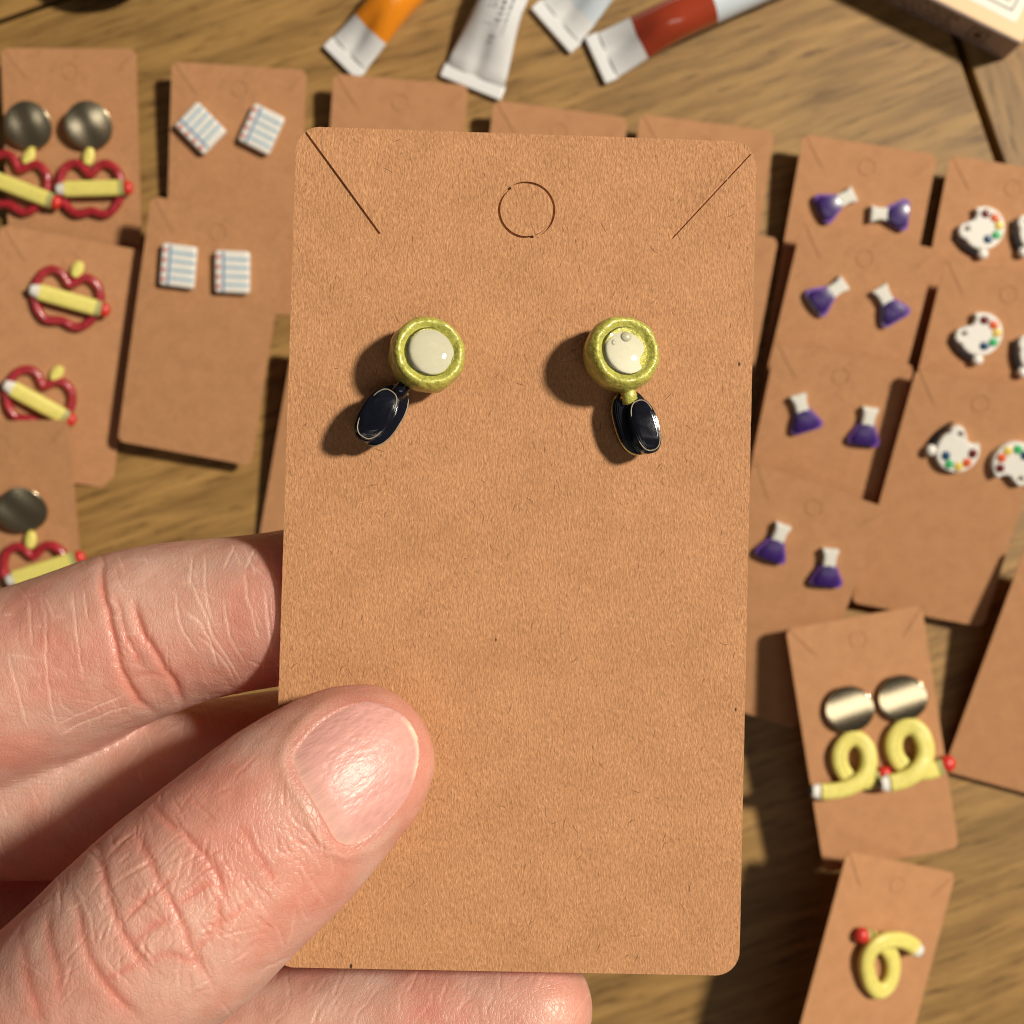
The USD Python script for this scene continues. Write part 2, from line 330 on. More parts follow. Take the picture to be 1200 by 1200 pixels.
def card(key, label, tl, tr, zt, zb, zr=None, bend=0.0, twist=0.0, name='earring_card', group=None):
    M = card_frame(tl, tr, zt, zb, zr)
    p = thing(name, label, 'card', M, group)
    part(p, 'sheet', sheet_mesh(bend, twist), KRAFT, 35)
    CARDS[key] = M
    return M
def on_card(key, px, py, h=0.0):
    """the point of the card's plane (raised by h) under a photo pixel, in card coordinates"""
    M = CARDS[key]; n = M[:3, 2]; o = M[:3, 3] + n * h; c = np.array([0, 0, H]); r = W(px, py, 0) - c
    return c + r * (((o - c) @ n) / (r @ n))
def seat(key, px, py, ax, ay, h=0.0, tilt=(0, 0)):
    """a frame on the card at pixel px, py whose x axis points towards pixel ax, ay (seen along the card)"""
    M = CARDS[key]; o = on_card(key, px, py, h); q = on_card(key, ax, ay, h)
    x = q - o; x /= np.linalg.norm(x); n = M[:3, 2]
    f = frame(o, x, np.cross(n, x), n)
    return f @ rot((0, 1, 0), tilt[0]) @ rot((1, 0, 0), tilt[1])

gA = None
card('A', 'brown card at the left with two gold discs and red apples', (1, 56), (159, 57), 12, 0.6, bend=0.3)
card('A2', 'tilted brown card with two apple charms one above the other', (12, 265), (158, 292), 26, 4.0, 16, bend=0.4)
card('A3', 'brown card cut by the left edge just above the finger', (-82, 495), (77, 492), 30, 12.0, 30, bend=0.2)
card('B', 'brown card holding two slanted lined-paper studs', (201, 72), (360, 82), 12, 0.6, bend=0.3)
card('B2', 'brown card holding two upright lined-paper studs', (181, 230), (336, 260), 26, 10.0, 24, bend=0.5)
card('C', 'empty brown card top showing beside the white tube end', (391, 86), (549, 100), 12, 0.6)
card('D', 'empty brown card top showing above the middle of the held card', (578, 117), (737, 138), 12, 0.6)
card('E', 'empty brown card top showing above the right corner of the held card', (749, 133), (909, 154), 12, 0.6)
card('F', 'brown card corner showing right of the held card beside the purple flasks', (754, 255), (911, 279), 19, 0.8)
card('G', 'brown card sliver showing between the finger and the held card', (345, 397), (500, 429), 15, 0.8)
card('L1', 'topmost brown card of the purple flask column', (943, 157), (1097, 181), 13, 0.6)
card('L2', 'second brown card from the top in the purple flask column', (939, 260), (1100, 292), 21, 0.8, bend=0.4)
card('L3', 'third brown card from the top in the purple flask column', (907, 402), (1074, 428), 27, 1.2, bend=0.4)
card('L4', 'lowest brown card of the purple flask column', (882, 542), (1044, 597), 31, 8.0)
card('P1', 'topmost brown card of the paint palette column', (1114, 182), (1270, 206), 13, 0.6)
card('P2', 'middle brown card of the paint palette column', (1108, 304), (1268, 332), 24, 3.0)
card('P3', 'lowest brown card of the paint palette column', (1076, 432), (1236, 462), 34, 7.0)
card('R1', 'brown card with gold discs and looped pencils', (916, 738), (1085, 708), 27, 21.0, 25)
card('R2', 'leaning brown card with one looped pencil at the bottom right', (990, 996), (1123, 1024), 40, 34.0, 20)
card('R3', 'blank brown card at the right edge beside the looped pencils', (1203, 641), (1358, 683), 24, 4.0)

# the held card: a rigid sheet close to the camera
def px_fit():
    from scipy.optimize import least_squares
    obs = np.array([(344, 144), (886, 171), (318, 1129), (869, 1147)], float)
    loc = np.array([(0, 0, 0), (CW, 0, 0), (0, -CH, 0), (CW, -CH, 0)], float)
    def pose(p):
        R = trimesh.transformations.euler_matrix(p[3], p[4], p[5]); R[:3, 3] = p[:3]; return R
    def res(p):
        q = loc @ pose(p)[:3, :3].T + p[:3]; d = H - q[:, 2]
        return np.concatenate([(np.stack([600 + q[:, 0] / d * F, 600 - q[:, 1] / d * F], 1) - obs).ravel(), p[3:5] * 20])
    s = least_squares(res, [-23, 41, H - 137, 0, 0, 0])
    return pose(s.x)
MC = px_fit()
CARDS['M'] = MC
mc = thing('held_card', 'brown kraft card held up in front by the hand', 'card', MC)
part(mc, 'sheet', sheet_mesh(0.0, 0.0, 0.14, 3.0), KRAFT, 30)

rf_ = random.Random(21)
def fibres(n, lo_, hi_, rad):
    out = []
    for _ in range(n):
        x, y = rf_.uniform(1, 49), rf_.uniform(-89, -1); a = math.radians(rf_.gauss(82, 38)); l = rf_.uniform(lo_, hi_); k = rf_.gauss(0, 0.5)
        t = np.linspace(-0.5, 0.5, 5)[:, None]; d = np.array([math.cos(a), math.sin(a), 0]); nn = np.array([-d[1], d[0], 0])
        q = np.array([x, y, 0.002]) + d * t * l + nn * (t ** 2) * l * k
        if SHEET.contains(LineString(q[:, :2])): out.append(sweep(q, rad * np.array([0.4, 1, 1.1, 1, 0.4]), 0.025, n=5))
    return trimesh.util.concatenate(out)
for nm_, n_, a_, b_, r_, m_ in (('dark_fibre', 170, 0.35, 1.2, 0.032, plain('fibre_dark', (0.16, 0.072, 0.028), 0.8)), ('pale_fibre', 300, 0.3, 1.0, 0.028, plain('fibre_pale', (0.62, 0.38, 0.20), 0.7))):
    q_ = part(mc, nm_, fibres(n_, a_, b_, r_), m_, True); custom(stage.GetPrimAtPath(q_), None, None, None, 'stuff')

# ------------------------------------------------------------------ the two magnifying-glass studs on the held card
def wobble(m, amp, sc, seed):
    n = meshkit.fbm(m.vertices * sc + 40, 3, seed)[:, None] - 0.5
    m.vertices += m.vertex_normals * n * amp * 2
    return m
def magnifier(label, px, py, tilt, handle, base, flat, seed):
    """px, py: where the ring stands; handle and base: (dx, dy, half length, half width, direction) in mm and degrees in the stud's plane"""
    M = CARDS['M']; o = on_card('M', px, py)
    f = frame(o, M[:3, 0], M[:3, 1], M[:3, 2])
    p = thing('magnifying_glass_stud', label, 'earring', f, 'magnifying glass studs on the held card')
    T = trans(0, 0, 1.0) @ rot((0, 1, 0), tilt[0]) @ rot((1, 0, 0), -tilt[1])
    ring = lathe([(0, 0.4), (3.0, 0.4), (3.55, 0.65), (3.9, 1.4), (4.0, 2.3), (3.93, 3.2), (3.7, 3.9), (3.42, 4.2), (3.15, 4.22), (2.9, 4.05), (2.65, 3.82), (2.4, 3.68), (0, 3.62)], 96)
    part(p, 'ring', moved(wobble(ring.subdivide(), 0.22, 0.7, seed), T), CLAY_YP, True)
    q = [(2.52 * (1 + 0.05 * math.sin(3 * a + seed) + 0.035 * math.sin(5 * a) + 0.02 * math.sin(9 * a + 1)) * math.cos(a), 2.42 * math.sin(a)) for a in np.linspace(0, 2 * math.pi, 48, endpoint=False)]
    if flat:
        q = [(min(x, 1.95 + 0.3 * math.sin(y * 2)) * 0.95 - 0.1, y * 0.95 - 0.25) for x, y in q]
    part(p, 'lens_backing', moved(pillow(Polygon(q), 0.45, 0.22, 0.03), T @ trans(0.12, 0.0, 3.36)), CREAM, 50)
    g = trimesh.creation.icosphere(3, 1.0); g = g.slice_plane((0, 0, 0), (0, 0, 1)); g.vertices *= (2.72, 2.66, 0.62)
    part(p, 'lens', moved(g, T @ trans(0.05, 0, 3.72)), CLEAR, True)
    if flat:
        part(p, 'bubble', moved(ball((0.1, 1.5, 3.85), 0.6, sc=(1, 0.9, 0.5)), T), CREAM, True)
        part(p, 'bubble', moved(ball((-1.3, 0.8, 3.8), 0.34, sc=(0.7, 1, 0.4)), T), CREAM, True)
    def oval(d, h, r, dome=0.0, k=0.80):
        dx, dy, a, b, ang = d
        pl = Polygon([(a * np.sign(math.cos(t)) * abs(math.cos(t)) ** k, b * np.sign(math.sin(t)) * abs(math.sin(t)) ** k) for t in np.linspace(0, 2 * math.pi, 56, endpoint=False)])
        return affinity.translate(affinity.rotate(pl, ang, origin=(0, 0)), dx, dy)
    T2 = trans(0, 0, 1.0) @ rot((0, 1, 0), tilt[0] * 0.6) @ rot((1, 0, 0), -tilt[1] * 0.4)
    pb = oval(base, 0, 0)
    hb = part(p, 'handle', moved(pillow(pb, 1.6, 0.8, 0.1, 6), T2), BLACK, 50)
    ph = oval(handle, 0, 0)
    part(p, 'handle_pad', moved(wobble(pillow(ph, 1.5, 0.75, 0.35, 7), 0.10, 0.8, seed), T2 @ trans(0, 0, 1.25)), BLACK, 55)
    xy = np.array(ph.buffer(-0.28).exterior.coords)[:-1]
    rim = sweep(np.column_stack([xy, np.full(len(xy), 2.74)]), 0.07, 0.05, True, 8)
    part(p, 'pad_edge', moved(rim, T2), EDGE, True)
    xy = np.array(pb.exterior.coords)[:-1]
    part(p, 'bezel', moved(sweep(np.column_stack([xy, np.full(len(xy), 0.75)]), 0.10, 0.10, True, 8), T2), GOLD if flat else EDGE, True)
    # the neck joining ring and handle
    u = np.array([base[0], base[1]]); u = u / np.linalg.norm(u)
    nk = sweep(np.array([(*(u * 3.3), 1.9), (*(u * 4.3), 1.9), (*(u * 5.0), 1.7)]), [0.85, 0.8, 0.9], 0.8)
    part(p, 'neck', moved(nk, T2), CLAY_YP if flat else BLACK, True)
    col = sweep(np.array([(*(u * 4.05), 1.8), (*(u * 4.45), 1.75)]), [0.95, 0.95], 0.6)
    part(p, 'collar', moved(col, T2), GOLD if flat else EDGE, True)
    part(p, 'post', lathe([(0, -9), (0.4, -9), (0.4, 1.5), (0, 1.5)], 12), STEEL)
    part(p, 'clutch', lathe([(0.4, -4.6), (2.0, -4.6), (2.5, -3.6), (2.3, -1.6), (1.2, -0.75), (0.4, -0.75)], 20), STEEL)
magnifier('magnifying glass stud whose black handle points down to the left', 496, 424, (13, 6), (-4.85, -6.35, 3.1, 1.68, 60), (-4.1, -6.2, 3.45, 1.9, 60), False, 3)
magnifier('magnifying glass stud whose black handle points down to the right', 718, 424, (13, 8), (2.85, -7.3, 3.0, 1.55, -72), (2.05, -6.75, 3.45, 2.05, -73), True, 9)

# ------------------------------------------------------------------ lined-paper studs
def paper_stud(label, seat_m, src=[None]):
    if src[0]:
        return copy(src[0], 'notebook_paper_stud', label, 'earring', seat_m, 'lined paper studs')
    p = src[0] = thing('notebook_paper_stud', label, 'earring', seat_m, 'lined paper studs')
    part(p, 'page', moved(rbox(12.6, 15.2, 3.4, 1.25, 16), trans(0, 0, 0.5)), WHITE, 60)
    for y in (4.6, 1.6, -1.5, -4.5):
        part(p, 'ruled_line', moved(rbox(8.6, 0.95, 0.3, 0.12, 6), trans(1.9, y, 3.74)), BLUEL, 40)
    part(p, 'margin_line', moved(rbox(0.75, 14.2, 0.34, 0.14, 6), trans(-2.9, 0, 3.75)), BLUE, 40)
    for y in (5.2, 1.7, -1.8, -5.2):
        part(p, 'hole_dot', lathe([(0, 3.7), (0.85, 3.7), (0.8, 4.0), (0, 4.05)], 16).apply_translation((-4.7, y, 0)), PINK, 40)
    part(p, 'post', lathe([(0, -9), (0.4, -9), (0.4, 0.8), (0, 0.8)], 10), STEEL)
    return p
paper_stud('lined paper stud turned like a diamond, left of its pair', seat('B', 237, 152, 259, 129))
paper_stud('lined paper stud leaning to the right, beside the diamond-turned one', seat('B', 308, 153, 330, 164))
paper_stud('upright lined paper stud with a curled corner, left of its pair', seat('B2', 211, 312, 235, 315))
paper_stud('upright lined paper stud nearest to the held card', seat('B2', 274, 319, 298, 320))

# ------------------------------------------------------------------ flask studs
def flask(label, seat_m, src=[None]):
    if src[0]:
        return copy(src[0], 'flask_stud', label, 'earring', seat_m, 'purple flask studs')
    p = src[0] = thing('flask_stud', label, 'earring', seat_m, 'purple flask studs')
    tri = Polygon([(1.6, 1.0), (1.6, -1.0), (-3.9, -3.9), (-3.9, 3.9)]).buffer(2.0, quad_segs=8)
    part(p, 'flask_body', pillow(tri, 2.6, 1.0, 0.0, 5), PURPLE, 60)
    part(p, 'liquid', moved(pillow(affinity.scale(tri, 0.8, 0.8), 1.1, 0.7, 0.9, 6), trans(-0.2, 0, 2.2)), PURPLED, 60)
    nk = Polygon([(2.2, 2.0), (5.6, 1.95), (8.2, 2.7), (8.2, -2.7), (5.6, -1.95), (2.2, -2.0)]).buffer(0.3)
    part(p, 'flask_neck', moved(pillow(nk, 3.0, 1.1, 0.0, 5), trans(0, 0, 0.3)), FLASKW, 60)
    part(p, 'post', lathe([(0, -9), (0.4, -9), (0.4, 0.8), (0, 0.8)], 10), STEEL)
    return p
for label, k, b, n in (('purple flask stud with neck up right, topmost card, left', 'L1', (975, 240), (1003, 226)),
                       ('purple flask stud lying with its neck to the left', 'L1', (1045, 252), (1016, 251)),
                       ('purple flask stud with neck up right on the second flask card', 'L2', (966, 347), (992, 328)),
                       ('purple flask stud with neck up left on the second flask card', 'L2', (1042, 360), (1028, 335)),
                       ('purple flask stud with neck up left on the third flask card', 'L3', (941, 487), (934, 462)),
                       ('purple flask stud standing upright on the third flask card', 'L3', (1013, 503), (1019, 476)),
                       ('purple flask stud beside the held card edge on the lowest flask card', 'L4', (907, 638), (919, 610)),
                       ('purple flask stud lowest of all, above the gold discs', 'L4', (969, 668), (973, 639))):
    flask(label, seat(k, *b, *n))

# ------------------------------------------------------------------ palette studs
def palette(label, seat_m, src=[None]):
    if src[0]:
        return copy(src[0], 'paint_palette_stud', label, 'earring', seat_m, 'paint palette studs')
    p = src[0] = thing('paint_palette_stud', label, 'earring', seat_m, 'paint palette studs')
    pl = Point(0, 0).buffer(7.8, quad_segs=16).difference(Point(-5.3, 5.6).buffer(2.8)).difference(Point(-8.2, 3.4).buffer(2.2))
    pl = pl.union(Point(-6.4, -0.6).buffer(2.9)).difference(Point(-6.3, 0.2).buffer(0.8)).buffer(-0.5).buffer(0.5)
    part(p, 'palette_board', pillow(pl, 3.0, 1.1, 0.0, 5), WHITE, 60)
    for k, (a, r) in enumerate(((82, 5.2), (40, 5.3), (6, 5.5), (-32, 5.3), (-72, 4.4))):
        m = ball((0, 0, 0), 1.75, sc=(1, 0.9, 0.3)); m.apply_translation((r * math.cos(math.radians(a)), r * math.sin(math.radians(a)), 3.0))
        part(p, 'paint_dab', m, PAINTS[k], True)
    part(p, 'brush_handle', sweep(spline([(-10.4, -2.0, 1.2), (-6.5, -6.6, 1.3), (-1.4, -9.6, 1.3)], 12), np.linspace(0.4, 1.0, 12)), BLACKM, True)
    part(p, 'brush_tip', ball((-0.4, -9.3, 1.7), 2.0, sc=(1.1, 1, 0.9)), WHITE, True)
    part(p, 'post', lathe([(0, -9), (0.4, -9), (0.4, 0.8), (0, 0.8)], 10), STEEL)
    return p
for label, k, c, d in (('white palette stud on the topmost palette card, with a white glare', 'P1', (1150, 268), (1178, 266)),
                       ('white palette stud cut by the picture edge on the topmost palette card', 'P1', (1216, 272), (1241, 290)),
                       ('white palette stud on the middle palette card', 'P2', (1147, 391), (1173, 391)),
                       ('white palette stud cut by the picture edge on the middle palette card', 'P2', (1217, 412), (1241, 430)),
                       ('white palette stud with its brush at upper left on the lowest palette card', 'P3', (1120, 527), (1118, 553)),
                       ('white palette stud with its dabs at upper left on the lowest palette card', 'P3', (1186, 541), (1176, 516))):
    palette(label, seat(k, *c, *d))

# ------------------------------------------------------------------ apple drop earrings
APPLE = spline([(0, 4.9, 0), (2.2, 6.8, 0), (5.4, 8.3, 0), (8.6, 6.6, 0), (10.3, 2.6, 0), (10.2, -1.8, 0), (8.2, -5.8, 0), (5.0, -8.3, 0), (2.2, -8.0, 0), (0, -7.5, 0), (-2.2, -8.0, 0), (-5.0, -8.3, 0), (-8.2, -5.8, 0), (-10.2, -1.8, 0), (-10.3, 2.6, 0), (-8.6, 6.6, 0), (-5.4, 8.3, 0), (-2.2, 6.8, 0)], 96, True)
def disc_mesh(ang, dome=0.0):
    m = lathe([(0, 0.0), (8.3, 0.0), (8.5, 0.25), (8.45, 0.55), (8.2, 0.7), (6, 0.72), (4, 0.73), (2, 0.74), (0, 0.74)], 64).subdivide()
    m.apply_transform(rotz(-ang)); y = m.vertices[:, 1]; x = m.vertices[:, 0]; m.vertices[:, 2] += (4.1 - (y / 8.5) ** 2 * 1.3 + y * 0.28 + 0.12 * np.sin(x * 0.7) if dome else 2.5 - (y / 8.5) ** 2 * 0.8 - y * 0.045 + x * 0.15); m.apply_transform(rotz(ang))
    return m
def local(M, w):
    return np.linalg.inv(M) @ np.append(w, 1)
def apple(label, key, c, up, p0, p1, leaf, disc=None, flip=False, sc=1.1, dang=0.25):
    """c: middle of the apple, up: a pixel above it; p0, p1: the pencil's tip and eraser; leaf and disc pixels"""
    M = CARDS[key]; o = on_card(key, *c); q = on_card(key, *up); n = M[:3, 2]
    y = q - o; y /= np.linalg.norm(y); f = frame(o, np.cross(y, n), y, n)
    p = thing('apple_earring', label, 'earring', f, 'apple and pencil drop earrings')
    L = lambda xy, h: local(f, on_card(key, *xy, h))[:3]
    part(p, 'apple_outline', wobble(sweep(APPLE * sc + (0, 0, 1.8), 1.68, 1.75, True, 16), 0.2, 0.5, int(c[0])), CLAY_R, True)
    a, b = L(p0, 3.9), L(p1, 3.9); d = (b - a) / np.linalg.norm(b - a); Ln = np.linalg.norm(b - a)
    def bar(s0, s1, r0, r1, rz0, rz1, fl=0.35, n=6):
        t = np.linspace(0, 1, n)[:, None]
        return sweep(a + d * (s0 + (s1 - s0) * t), np.linspace(r0, r1, n), np.linspace(rz0, rz1, n), flat=fl, n=20)
    part(p, 'pencil_lead', bar(-1.2, 0.2, 0.4, 1.6, 0.4, 1.1, 0.0), BLACKM, True)
    part(p, 'pencil_tip', bar(0.0, 3.6, 1.7, 2.9, 1.2, 1.8, 0.1), WHITE, True)
    part(p, 'pencil_body', wobble(bar(3.4, Ln - 3.6, 3.0, 3.0, 1.9, 1.9, 0.4, 14), 0.14, 0.5, 5), CLAY_Y, 50)
    part(p, 'ferrule', bar(Ln - 3.6, Ln - 1.6, 2.8, 2.8, 1.8, 1.8, 0.3), FERR, 50)
    for s in (Ln - 3.2, Ln - 2.1): part(p, 'ferrule_ridge', bar(s, s + 0.4, 2.95, 2.95, 1.95, 1.95, 0.3, 3), FERR, 50)
    part(p, 'eraser', sweep(a + d * (Ln + np.array([-1.7, -0.6, 0.3, 1.0, 1.5]))[:, None], [2.6, 2.7, 2.5, 1.9, 1.0], [1.8, 1.9, 1.8, 1.4, 0.7], n=20), RED, True)
    l = L(leaf, 2.2); top = L((leaf[0] + (up[0] - c[0]) * 0.4 + 3, leaf[1] + (up[1] - c[1]) * 0.4), 2.2); dl = top - l; dl /= np.linalg.norm(dl)
    part(p, 'leaf', sweep(l + dl * np.linspace(-3.2, 2.8, 12)[:, None], 2.2 * np.sin(np.linspace(0.5, 2.7, 12)) ** 0.7, 1.2), CLAY_Y, True)
    if disc:
        w = L(disc, 0.8); part(p, 'gold_disc', moved(disc_mesh(0.5 + dang, 1), trans(*w)), BRASS, 40)
        k = L(((disc[0] + leaf[0]) / 2, (disc[1] + leaf[1]) / 2), 1.4)
        lk = lathe([(1.0 + 0.28 * math.cos(t), 0.28 * math.sin(t)) for t in np.linspace(0, 2 * math.pi, 9)], 20); lk.apply_translation(k)
        part(p, 'jump_ring', lk, GOLD, True)
    return p
apple('apple drop earring cut by the left edge under a dark gold disc', 'A', (21, 216), (30, 185), (-38, 198), (67, 238), (34, 183), (38, 149), dang=0.1)
apple('apple drop earring with a level pencil under a gold disc', 'A', (108, 222), (107, 190), (66, 222), (151, 220), (104, 183), (108, 149), dang=-0.05)
apple('apple charm with no disc, upper of two on the tilted card', 'A2', (79, 350), (86, 318), (35, 339), (124, 364), (91, 315))
apple('apple charm whose steep pencil meets the lower card edge', 'A2', (46, 467), (57, 438), (5, 450), (84, 493), (67, 437))
apple('apple drop earring touching the top of the finger', 'A3', (44, 667), (40, 636), (8, 681), (95, 653), (36, 632), (31, 595), dang=0.2)

# ------------------------------------------------------------------ looped pencil earrings
def loop_pencil(label, key, path, r, disc=None, rise=None, dang=0.3):
    M = CARDS[key]; o = on_card(key, *path[len(path) // 2]); f = frame(o, M[:3, 0], M[:3, 1], M[:3, 2])
    p = thing('looped_pencil_earring', label, 'earring', f, 'looped pencil earrings')
    rise = rise or [0] * len(path)
    P = np.array([local(f, on_card(key, *q, 2.2 + z))[:3] for q, z in zip(path, rise)])
    C = spline(P, 120); s = np.concatenate([[0], np.cumsum(np.linalg.norm(np.diff(C, axis=0), axis=1))]); S = s[-1]
    cut = lambda a, b: C[(s >= a - 1e-6) & (s <= b + 1e-6)]
    part(p, 'pencil_lead', sweep(np.vstack([C[0] - (C[1] - C[0]) / np.linalg.norm(C[1] - C[0]) * 1.9, C[0]]), [0.15, 1.0], [0.15, 0.8]), BLACKM, True)
    seg = cut(0, 3.4); part(p, 'pencil_tip', sweep(seg, np.linspace(r * 0.75, r * 0.98, len(seg)), 1.5), WHITE, True)
    body = cut(3.0, S - 3.6)
    part(p, 'pencil_body', wobble(sweep(body, r, 1.9, n=18, flat=0.25), 0.12, 0.5, 4), CLAY_Y, 60)
    T = np.gradient(body, axis=0); T /= np.linalg.norm(T, axis=1, keepdims=True); N = np.cross((0, 0, 1.0), T)
    for k in (-0.42, 0.42):
        part(p, 'pencil_ridge', sweep(body + N * k * r + (0, 0, 1.62), 0.42, 0.34, n=8), CLAY_Y, True)
    seg = cut(S - 3.7, S - 1.2); part(p, 'ferrule', sweep(seg, r * 0.95, 1.75), FERR, 50)
    e = ball(C[-1], r * 0.95, sc=(1, 1, 0.85)); part(p, 'eraser', e, RED, True)
    if disc:
        w = local(f, on_card(key, *disc, 0.8))[:3]; part(p, 'gold_disc', moved(disc_mesh(dang), trans(*w)), BRASSR, 40)
    part(p, 'post', moved(lathe([(0, -8), (0.4, -8), (0.4, 1), (0, 1)], 10), trans(*(local(f, on_card(key, *(disc or path[len(path) // 2]), 0))[:3]))), STEEL)
    return p
loop_pencil('looped yellow pencil under the left gold disc', 'R1', [(951, 927), (975, 927), (998, 921), (1014, 907), (1018, 888), (1011, 870), (1000, 865), (989, 871), (983, 886), (987, 902), (999, 914), (1016, 915), (1036, 907)], 2.95, (993, 830), [3, 3, 3, 2.5, 1.8, 0.8, 0.2, 0, 0, 0, 0, 0, 0])
loop_pencil('looped yellow pencil under the right gold disc, in front', 'R1', [(1032, 919), (1054, 915), (1075, 903), (1084, 885), (1081, 864), (1070, 852), (1056, 854), (1047, 869), (1050, 887), (1062, 900), (1082, 904), (1110, 895)], 3.2, (1055, 817), [3.5, 3.5, 3.5, 2.5, 1.8, 0.8, 0.2, 0, 0, 0, 0, 0])
loop_pencil('lone looped pencil on the leaning card at the bottom', 'R2', [(1078, 1116), (1063, 1104), (1045, 1101), (1028, 1106), (1017, 1120), (1016, 1138), (1022, 1155), (1031, 1161), (1041, 1153), (1046, 1136), (1043, 1118), (1035, 1108), (1024, 1101), (1010, 1096)], 2.9, None, [3.2, 3.2, 3.2, 3.0, 2.2, 1.2, 0.5, 0.1, 0, 0, 0, 0, 0, 0.4])

# ------------------------------------------------------------------ paint tubes
def paint_tube(label, crimp, along, crimp_w, dia, bands, z=0.4, turn=0.0, base=None, print_at=None, length=112.0):
    """crimp: pixel of the folded end's middle, along: a pixel up the tube; bands: (from, to, material)"""
    base = base or TUBEW
    o, q = W(*crimp, z), W(*along, z); x = q - o; x /= np.linalg.norm(x)
    f = frame(o, x, np.cross((0, 0, 1.0), x), (0, 0, 1.0)) @ rot((1, 0, 0), turn)
    p = thing('paint_tube', label, 'paint tube', f, 'paint tubes at the top')
    R = dia / 2
    def sec(s):
        t = min(1, max(0, s / 34.0)); t = t * t * (3 - 2 * t)
        return crimp_w / 2 * (1 - t) + R * t, 0.9 * (1 - t) + R * t, 0.45 * (1 - t) ** 2
    def shell(s0, s1, grow=0.0, n=26):
        S = np.linspace(s0, s1, n); A = np.array([sec(s) for s in S])
        P = np.column_stack([S, np.zeros(n), A[:, 1] + 0.3])
        m = sweep(P, A[:, 0] + grow, A[:, 1] + grow, n=40)
        # the soft foil dents towards the fold
        v = m.vertices; d = np.exp(-((v[:, 0] - 12) / 9) ** 2) * np.exp(-((v[:, 1] - 0.5) / 2.6) ** 2)
        v[:, 2] -= np.where(v[:, 2] > 1.2, d * 2.0, 0); m.vertices = v
        return m
    cuts = sorted({5.0, length, *[b for a in bands for b in a[:2] if 5.0 < b < length]})
    for a, b in zip(cuts[:-1], cuts[1:]):
        mt = next((m for s0, s1, m in bands if s0 <= (a + b) / 2 <= s1), base)
        part(p, 'label_band' if mt is not base else 'tube_body', shell(a, b), mt, 50)
    part(p, 'crimp', moved(rbox(5.2, crimp_w + 0.8, 2.2, 0.7, 10), trans(2.4, 0, 0.1)), base, 50)
    part(p, 'fold', moved(rbox(1.0, crimp_w + 0.5, 1.2, 0.4, 8), trans(5.4, 0, 0.6)), base, 50)
    part(p, 'shoulder', sweep(np.array([(length, 0, R + 0.3), (length + 3, 0, R + 0.3), (length + 3.1, 0, R + 0.3), (length + 7, 0, R + 0.3)]), [R, R * 0.6, R * 0.45, R * 0.45], n=30), base, 40)
    part(p, 'cap', sweep(np.array([(length + 4, 0, R + 0.3), (length + 17, 0, R + 0.3)]), [R * 0.8, R * 0.66], n=24), TUBEW, 40)
    rnd = random.Random(int(crimp[0]))
    for (s0, s1, y, hgt) in (print_at or []):
        s = s0
        while s < s1:
            w = rnd.uniform(0.6, 1.5); zz = 0.0
            A = sec(s + w / 2); yy = y; zt = A[1] * math.sqrt(max(0.02, 1 - (yy / A[0]) ** 2)) + A[1] + 0.3
            d = math.exp(-((s - 12) / 9) ** 2) * math.exp(-((y - 0.5) / 2.6) ** 2) * 2.0
            b = rbox(w, hgt, 0.3, 0.1, 6); b.apply_transform(trans(s, yy, zt - 0.14 - d)); part(p, 'print_mark', b, INK, 40)
            s += w + rnd.uniform(0.35, 0.9)
    return p
paint_tube('paint tube with an orange band, leftmost at the top', (399, 76), (437, 38), 17.5, 15.5, [(17, 42, ORANGE)])
paint_tube('white paint tube with grey print, its fold beside a card top', (551, 105), (594, 0), 24.0, 17.0, [], print_at=[(17, 44, -2.0, 2.2), (20, 40, -4.6, 1.3), (19, 36, 0.6, 1.1), (22, 40, 2.4, 0.7)])
paint_tube('short bluish white paint tube under the red-banded one', (645, 38), (700, -10), 22.0, 14.0, [(13, 200, TUBEB)])
paint_tube('paint tube with a red-brown band, rightmost at the top', (697, 73), (755, 47), 18.5, 15.5, [(18, 46, RUST), (46, 70, TUBEB), (70, 90, RUST)], z=0.6)

# ------------------------------------------------------------------ the carton at the top right
ZB = 17.5
c0 = W(1198, 51, ZB); d1 = W(1090, -3, ZB) - c0; d1 /= np.linalg.norm(d1)
fb = frame(np.array([c0[0], c0[1], 0]), d1, -np.cross((0, 0, 1.0), d1), (0, 0, 1.0))
fb[:3, 1] = np.array([-d1[1], d1[0], 0]) * (1 if (np.array([-d1[1], d1[0]]) @ np.array([1, 1])) > 0 else -1)
if np.linalg.det(fb[:3, :3]) < 0:
    fb = frame(fb[:3, 3] + fb[:3, 0] * 120, -fb[:3, 0], fb[:3, 1], (0, 0, 1.0)); far = True
else: far = False
bx = thing('carton', 'cream cardboard box with dark printed side at the top right', 'box', fb)
X = (lambda a: 120 - a) if far else (lambda a: a)      # a: distance from the near corner along the long side
def slab(a0, a1, y0, y1, z0, z1, r=0.25):
    x0, x1 = sorted((X(a0), X(a1))); m = rbox(x1 - x0, y1 - y0, z1 - z0, min(r, (z1 - z0) * 0.45, (y1 - y0) * 0.45), 8); m.apply_translation(((x0 + x1) / 2, (y0 + y1) / 2, z0)); return m
part(bx, 'lid', slab(0, 120, 0.35, 80, 0.2, ZB), CARTON, 40)
part(bx, 'side_panel', slab(0.3, 119.7, 0, 0.6, 0.25, ZB - 0.4, 0.1), CARTONS, 40, label='grey-brown printed side panel')
part(bx, 'top_label', slab(5.5, 70, 5.6, 60, ZB - 0.1, ZB + 0.12, 0.05), LABELW, 40)
